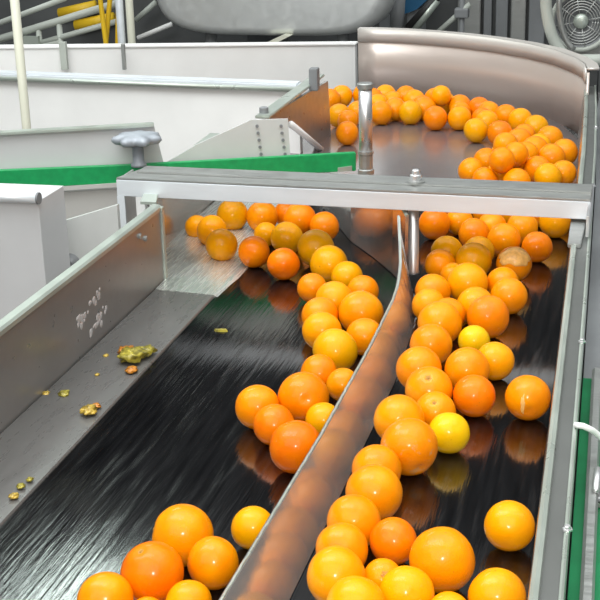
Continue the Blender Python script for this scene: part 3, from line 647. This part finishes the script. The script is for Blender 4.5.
    ('B', 'o', -0.6771, 4.2642, 0.0380, 0.0380, "small orange behind and between the greenish and the deep orange front fruit"),
    ('B', 'd', -0.6215, 4.1213, 0.0380, 0.0380, "deep orange fruit in the far front row, right of the greenish one"),
    ('B', 'y', -0.5472, 4.1304, 0.0380, 0.0380, "yellow fruit in the far front row, right of the deep orange one"),
    ('B', 'g', -0.4748, 3.9602, 0.0380, 0.0380, "dull greenish-orange fruit at the front corner where the far bank starts to turn"),
    ('B', 'd', -0.3998, 3.9273, 0.0380, 0.0380, "deep orange fruit in front, right of the dull one at the far bank's turn"),
    ('B', 'd', -0.5046, 4.2875, 0.0380, 0.0380, "deep orange fruit in the far bank's back row, above the front-corner dull fruit"),
    ('B', 'o', -0.5718, 4.3205, 0.0380, 0.0380, "orange in the far bank's back row, left of the deep orange one"),
    ('B', 'o', -0.4668, 4.2229, 0.0380, 0.0380, "orange in the far back row, right of the deep orange one"),
    ('B', 'o', -0.4082, 4.1764, 0.0380, 0.0380, "orange in the far back row, above the deep orange front fruit at the turn"),
    ('B', 'y', -0.3578, 4.1210, 0.0380, 0.0380, "yellow fruit against the curved guard, left of the greenish one with a highlight"),
    ('B', 'y', -0.4565, 4.0855, 0.0369, 0.0369, "yellow fruit in the second row, between the two front fruits at the turn"),
    ('B', 'g', -0.3025, 4.0254, 0.0380, 0.0380, "greenish fruit against the curved guard with a sharp highlight"),
    ('B', 'o', -0.2503, 3.8779, 0.0380, 0.0380, "orange against the curved guard, right of the greenish one"),
    ('B', 'o', -0.1985, 3.7068, 0.0380, 0.0380, "orange at the far right of the bank, touching the right rail corner"),
    ('B', 'o', -0.3358, 3.8398, 0.0380, 0.0380, "orange in the turn, below the yellow fruit by the curved guard"),
    ('B', 'o', -0.2811, 3.7301, 0.0380, 0.0380, "orange in the turn, below the greenish fruit by the curved guard"),
    ('B', 'o', -0.2290, 3.6384, 0.0380, 0.0380, "orange in the turn, left of the one touching the right rail corner"),
    ('B', 'y', -0.3596, 3.6470, 0.0380, 0.0380, "yellow fruit at the left edge of the down-running stream above the crossbar"),
    ('B', 'o', -0.4006, 3.5875, 0.0355, 0.0355, "orange at the left edge of the stream, below the yellow one above the crossbar"),
    ('B', 'o', -0.4279, 3.4742, 0.0345, 0.0345, "leftmost orange just above the crossbar's top, right of the crossbar bolt"),
    ('B', 'o', -0.3096, 3.5481, 0.0376, 0.0376, "orange in the middle of the stream, two above the crossbar"),
    ('B', 'o', -0.2555, 3.4985, 0.0370, 0.0370, "orange in the stream's right half, two above the crossbar"),
    ('B', 'g', -0.2231, 3.4278, 0.0364, 0.0364, "greenish fruit just above the crossbar, second from the right rail"),
    ('B', 'o', -0.1866, 3.4865, 0.0338, 0.0338, "orange just above the crossbar, nearest the right rail"),
    ('B', 'y', -0.3472, 3.4449, 0.0367, 0.0367, "yellow fruit just above the crossbar, left of the stream's middle"),
    ('B', 'o', -0.3812, 3.3846, 0.0336, 0.0336, "orange just above the crossbar, second from the left edge of the stream"),
    ('B', 'o', -0.2966, 3.3683, 0.0358, 0.0358, "orange just above the crossbar at the middle of the stream"),
    ('B', 'o', -0.9213, 4.4662, 0.0380, 0.0380, "orange in the far top row, directly behind the upright post"),
    ('B', 'o', -0.8811, 4.1791, 0.0380, 0.0380, "orange in the far front row, hidden behind the upright post"),
    ('B', 'o', -0.4732, 3.2234, 0.0349, 0.0349, "orange hidden behind the crossbar, right lane, nearest the end post"),
    ('B', 'd', -0.3975, 3.2162, 0.0346, 0.0346, "deep orange fruit hidden behind the crossbar, second from the end post"),
    ('B', 'o', -0.3219, 3.1999, 0.0343, 0.0343, "orange hidden behind the crossbar, in the middle of the right lane"),
    ('B', 'o', -0.2517, 3.2294, 0.0344, 0.0344, "orange hidden behind the crossbar, third from the right rail"),
    ('B', 'o', -0.1830, 3.2098, 0.0340, 0.0340, "orange hidden behind the crossbar, top row, nearest the right rail"),
    ('B', 'd', -0.4178, 3.0944, 0.0335, 0.0335, "deep orange fruit peeping below the crossbar, second from the end post"),
    ('B', 'o', -0.3408, 3.0803, 0.0332, 0.0332, "orange peeping below the crossbar, left of the yellow one"),
    ('B', 'y', -0.2764, 3.0910, 0.0331, 0.0331, "yellow fruit peeping below the crossbar in the middle of the right lane"),
    ('B', 'o', -0.2111, 3.0899, 0.0331, 0.0331, "orange peeping below the crossbar, right of the yellow one"),
    ('B', 'o', -0.1746, 3.1441, 0.0333, 0.0333, "orange peeping below the crossbar in the corner by the right rail"),
    ('B', 'o', -0.3933, 2.9937, 0.0325, 0.0325, "orange beneath the crossbar between the red-orange fruit and the reddish stack"),
    ('B', 'y', -0.8478, 4.3402, 0.0340, 0.0340, "yellow fruit wedged in the far bank just right of the post, between its two rows"),
    ('B', 'o', -0.8062, 4.3945, 0.0340, 0.0340, "orange wedged between the two far rows, second gap right of the post"),
    ('B', 'o', -0.6982, 4.3328, 0.0340, 0.0340, "orange wedged in the far bank between the greenish and the deep orange front fruit"),
    ('B', 'y', -0.6318, 4.3060, 0.0739, 0.0340, "yellow fruit lying on top of the far bank's top row, highest one there"),
    ('B', 'o', -0.5603, 4.2428, 0.0340, 0.0340, "orange wedged in the far bank, above the yellow front fruit"),
    ('B', 'd', -0.4786, 4.1525, 0.0340, 0.0340, "deep orange fruit wedged between the rows right above the front corner at the turn"),
    ('B', 'o', -0.3279, 3.9264, 0.0340, 0.0340, "orange filling the gap in the turn below the yellow fruit by the guard"),
    ('B', 'y', -0.2752, 3.8017, 0.0340, 0.0340, "yellow fruit filling the gap in the turn below the greenish fruit by the guard"),
    ('B', 'o', -0.2957, 3.6162, 0.0517, 0.0340, "orange half raised on its neighbours in the middle of the turn"),
    ('B', 'o', -0.3118, 3.4896, 0.0782, 0.0340, "orange lying on top of the heap in the turn, nearest the crossbar but one"),
    ('B', 'o', -0.3492, 3.5882, 0.0814, 0.0340, "orange lying on top of the heap in the turn, left and farthest back"),
    ('B', 'o', -0.8896, 4.0653, 0.0340, 0.0340, "orange at the far bank's left end, second from the bottom"),
    ('B', 'o', -0.3388, 3.3943, 0.0845, 0.0340, "orange lying on top of the heap just above the crossbar"),
]
GROUPS = {'R': 'oranges in the right lane', 'L': 'oranges in the left lane', 'B': 'oranges heaped along the curved guard and behind the crossbar'}
# fruit whose stem end shows: index -> direction of that end
STEM = {8: None}
STEM = {12: (.05, -.62, .78), 13: (.05, -.55, .83), 45: (.25, -.70, .67), 48: (-.25, -.25, .93), 47: (-.93, -.25, .25), 42: (.1, -.9, -.2), 9: (.5, -.75, -.42), 24: (.2, .1, .95), 57: (.3, -.8, .3), 54: (-.4, .2, .9)}

def fruit_mesh(seed, k):
    """unit-radius fruit: flattened a little, dimpled where the stem sat, faintly lumpy"""
    bm = bmesh.new(); bmesh.ops.create_uvsphere(bm, u_segments=40, v_segments=28, radius=1)
    off = Vector((seed*3.1, seed*1.7, seed*.9)); obl = (.965, .985, .95, .99)[seed % 4]
    for v in bm.verts:
        n = v.co.normalized(); lump = 1+.022*noise.noise(n*1.3+off)+.006*noise.noise(n*5+off)
        ang = math.acos(max(-1, min(1, n.z)))
        dim = -.055*math.exp(-(ang/.16)**2)+.012*math.exp(-((ang-.38)/.2)**2)
        ang2 = math.pi-ang; dim -= .02*math.exp(-(ang2/.12)**2)
        v.co = Vector((n.x, n.y, n.z*obl))*(lump+dim)
    me = bpy.data.meshes.new('orange'); bm.to_mesh(me); bm.free(); me.materials.append(PEEL[k])
    for p in me.polygons: p.use_smooth = True
    return me
MESH = {(k, s): fruit_mesh(s+1, k) for k in 'odygl' for s in range(4)}
MESH.update({('b', s): fruit_mesh(s+1, 'b') for s in range(4)}); MESH.update({('p', s): MESH['o', s] for s in range(4)}); MESH.update({('s', s): MESH['o', s] for s in range(4)})

def stem_mesh():
    bm = bmesh.new(); rows = []
    for r, h in ((.13, .935), (.12, .955), (.085, .965), (.05, .96), (.035, .985), (.001, .987)):
        rows.append([Vector((math.cos(a)*r*(1+.22*math.cos(5*a)*(r > .06)), math.sin(a)*r*(1+.22*math.cos(5*a)*(r > .06)), h-.035)) for a in [2*math.pi*k/30 for k in range(30)]])
    sheet(bm, rows); return bm
sm_bm = stem_mesh(); STEMME = bpy.data.meshes.new('stem_scar'); bmesh.ops.recalc_face_normals(sm_bm, faces=sm_bm.faces); sm_bm.to_mesh(STEMME); sm_bm.free()
STEMME.materials.append(CALYX)

rng = random.Random(11)
fruits = []
for i, (lane, kind, x, y, z, r, label) in enumerate(ORANGES):
    o = bpy.data.objects.new('orange', MESH[kind, rng.randrange(4)]); C.objects.link(o)
    if i in STEM: ax_ = Vector(STEM[i])
    else:
        ax_ = Vector((rng.uniform(-1, 1), rng.uniform(.1, 1), rng.uniform(-.9, .5)))
    o.rotation_mode = 'QUATERNION'
    o.rotation_quaternion = ax_.normalized().to_track_quat('Z', 'Y') @ Matrix.Rotation(rng.uniform(0, 6.28), 4, 'Z').to_quaternion()
    o.scale = (r, r, r); o.location = (x, y, z)
    tag(o, label, 'orange', GROUPS[lane])
    if i in STEM and i not in (42, 9, 57):
        s = bpy.data.objects.new('stem_scar', STEMME); C.objects.link(s); s.parent = o
        if i in (45, 47): s.scale = (1.35, 1.35, 1.03)
    fruits.append(o)

def patch(o, direction, wid, hgt, m, name, label, thick=.03, segs=0):
    """a raised, ragged-edged patch that follows the fruit's skin (fruit-local, unit radius)"""
    q = o.rotation_quaternion.inverted(); dloc = (q @ Vector(direction)).normalized(); up = (q @ Vector((0, 0, 1))); u = up.cross(dloc).normalized(); v = dloc.cross(u)
    bm = bmesh.new(); R_, A_ = 8, 40; rows = []
    for a in range(R_+1):
        t = a/R_; row = []
        for k in range(A_):
            an = 2*math.pi*k/A_; rag = 1+.16*math.sin(5*an+1)+.10*math.sin(11*an)
            px_, py_ = math.cos(an)*wid*t*rag, math.sin(an)*hgt*t*rag
            n = (dloc+u*px_+v*py_).normalized()
            hgt_ = .985+thick*(1-t**4)
            if segs: hgt_ += .035*abs(math.sin(segs*math.atan2(py_+.5*hgt, px_)))*(1-t)
            row.append(bm.verts.new(n*(hgt_ if t < 1 else .93)))
        rows.append(row)
    for a in range(R_):
        for k in range(A_): bm.faces.new((rows[a][k], rows[a][(k+1) % A_], rows[a+1][(k+1) % A_], rows[a+1][k]))
    bmesh.ops.remove_doubles(bm, verts=bm.verts, dist=1e-5)
    s = link(name, bm, m, o, True); s['label'] = label; return s
patch(fruits[29], (.10, -.62, .70), 1.9, .85, PITH, 'bared_flesh', 'pale bared segments of a torn orange', .05, 3)
patch(fruits[42], (-.12, -.80, .05), .10, .55, PITH, 'split_in_peel', 'pale torn split in the peel', .02)

# ------------------------------------------------------------------ peel scraps and bits on the shelf and the belt
def scrap(px, py, z, size, m, label, cat='peel scrap', name='peel_scrap', seed=0, group='peel scraps on the wet shelf'):
    p = at_z(px, py, z); bm = bmesh.new(); bmesh.ops.create_icosphere(bm, subdivisions=3, radius=1)
    off = Vector((seed*2.3, seed*4.1, 1.7))
    for v in bm.verts:
        n = v.co.normalized(); f = 1+.55*noise.noise(n*1.9+off)+.35*noise.noise(n*4.5+off)
        v.co = Vector((n.x*f*size, n.y*f*size*1.15, max(0, .25+n.z*f*.5)*size))
    o = link(name, bm, m, smooth=True, loc=p); tag(o, label, cat, group); return o
SC = [(134, 358, .024, SCRAPG, 'largest heap of torn greenish-orange peel on the shelf'),
      (126, 352, .014, SCRAPO, 'orange peel piece at the left side of the largest torn peel heap'),
      (147, 353, .015, SCRAPG, 'greenish pulp scrap at the right side of the largest torn peel heap'),
      (132, 371, .010, SCRAPO, 'deep orange scrap just below the largest torn peel heap'),
      (89, 412, .013, SCRAPY, 'yellow peel scrap at the shelf edge, below the largest heap'),
      (96, 407, .008, SCRAPO, 'small deep orange bit beside the yellow peel scrap at the shelf edge'),
      (64, 395, .009, SCRAPG, 'greenish bit at the foot of the left wall, right of a yellow crumb'),
      (46, 394, .006, SCRAPY, 'yellow crumb at the foot of the left wall'),
      (5, 391, .006, SCRAPG, 'greenish crumb low on the left wall foot at the photo edge'),
      (14, 497, .007, SCRAPY, 'pale yellow crumb at the shelf edge, lowest of a small trail'),
      (21, 487, .006, SCRAPG, 'greenish crumb in the small trail at the shelf edge, above the lowest'),
      (30, 480, .005, SCRAPG, 'greenish crumb highest of the small trail at the shelf edge'),
      (106, 356, .005, SCRAPY, 'tiny yellow crumb on the shelf, left of the largest heap'),
      (97, 375, .004, SCRAPY, 'tiny yellow crumb on the shelf, midway between two scraps')]
for k, (px, py, s, m, lb) in enumerate(SC):
    scrap(px, py, .008 if s > .012 else .006, s, m, lb, seed=k)
lf = link('pulp_fleck', sheet(bmesh.new(), [[(-.014, 0, 0), (-.010, .005, 0), (.010, .006, 0), (.014, 0, 0), (.008, -.005, 0), (-.010, -.005, 0)], [(-.012, 0, .004), (-.008, .004, .003), (.008, .005, .004), (.012, 0, .003), (.006, -.004, .004), (-.008, -.004, .003)]]), SCRAPG, loc=at_z(221, 331, 0))
tag(lf, 'small greenish-yellow pulp fleck alone on the open black belt', 'pulp fleck')
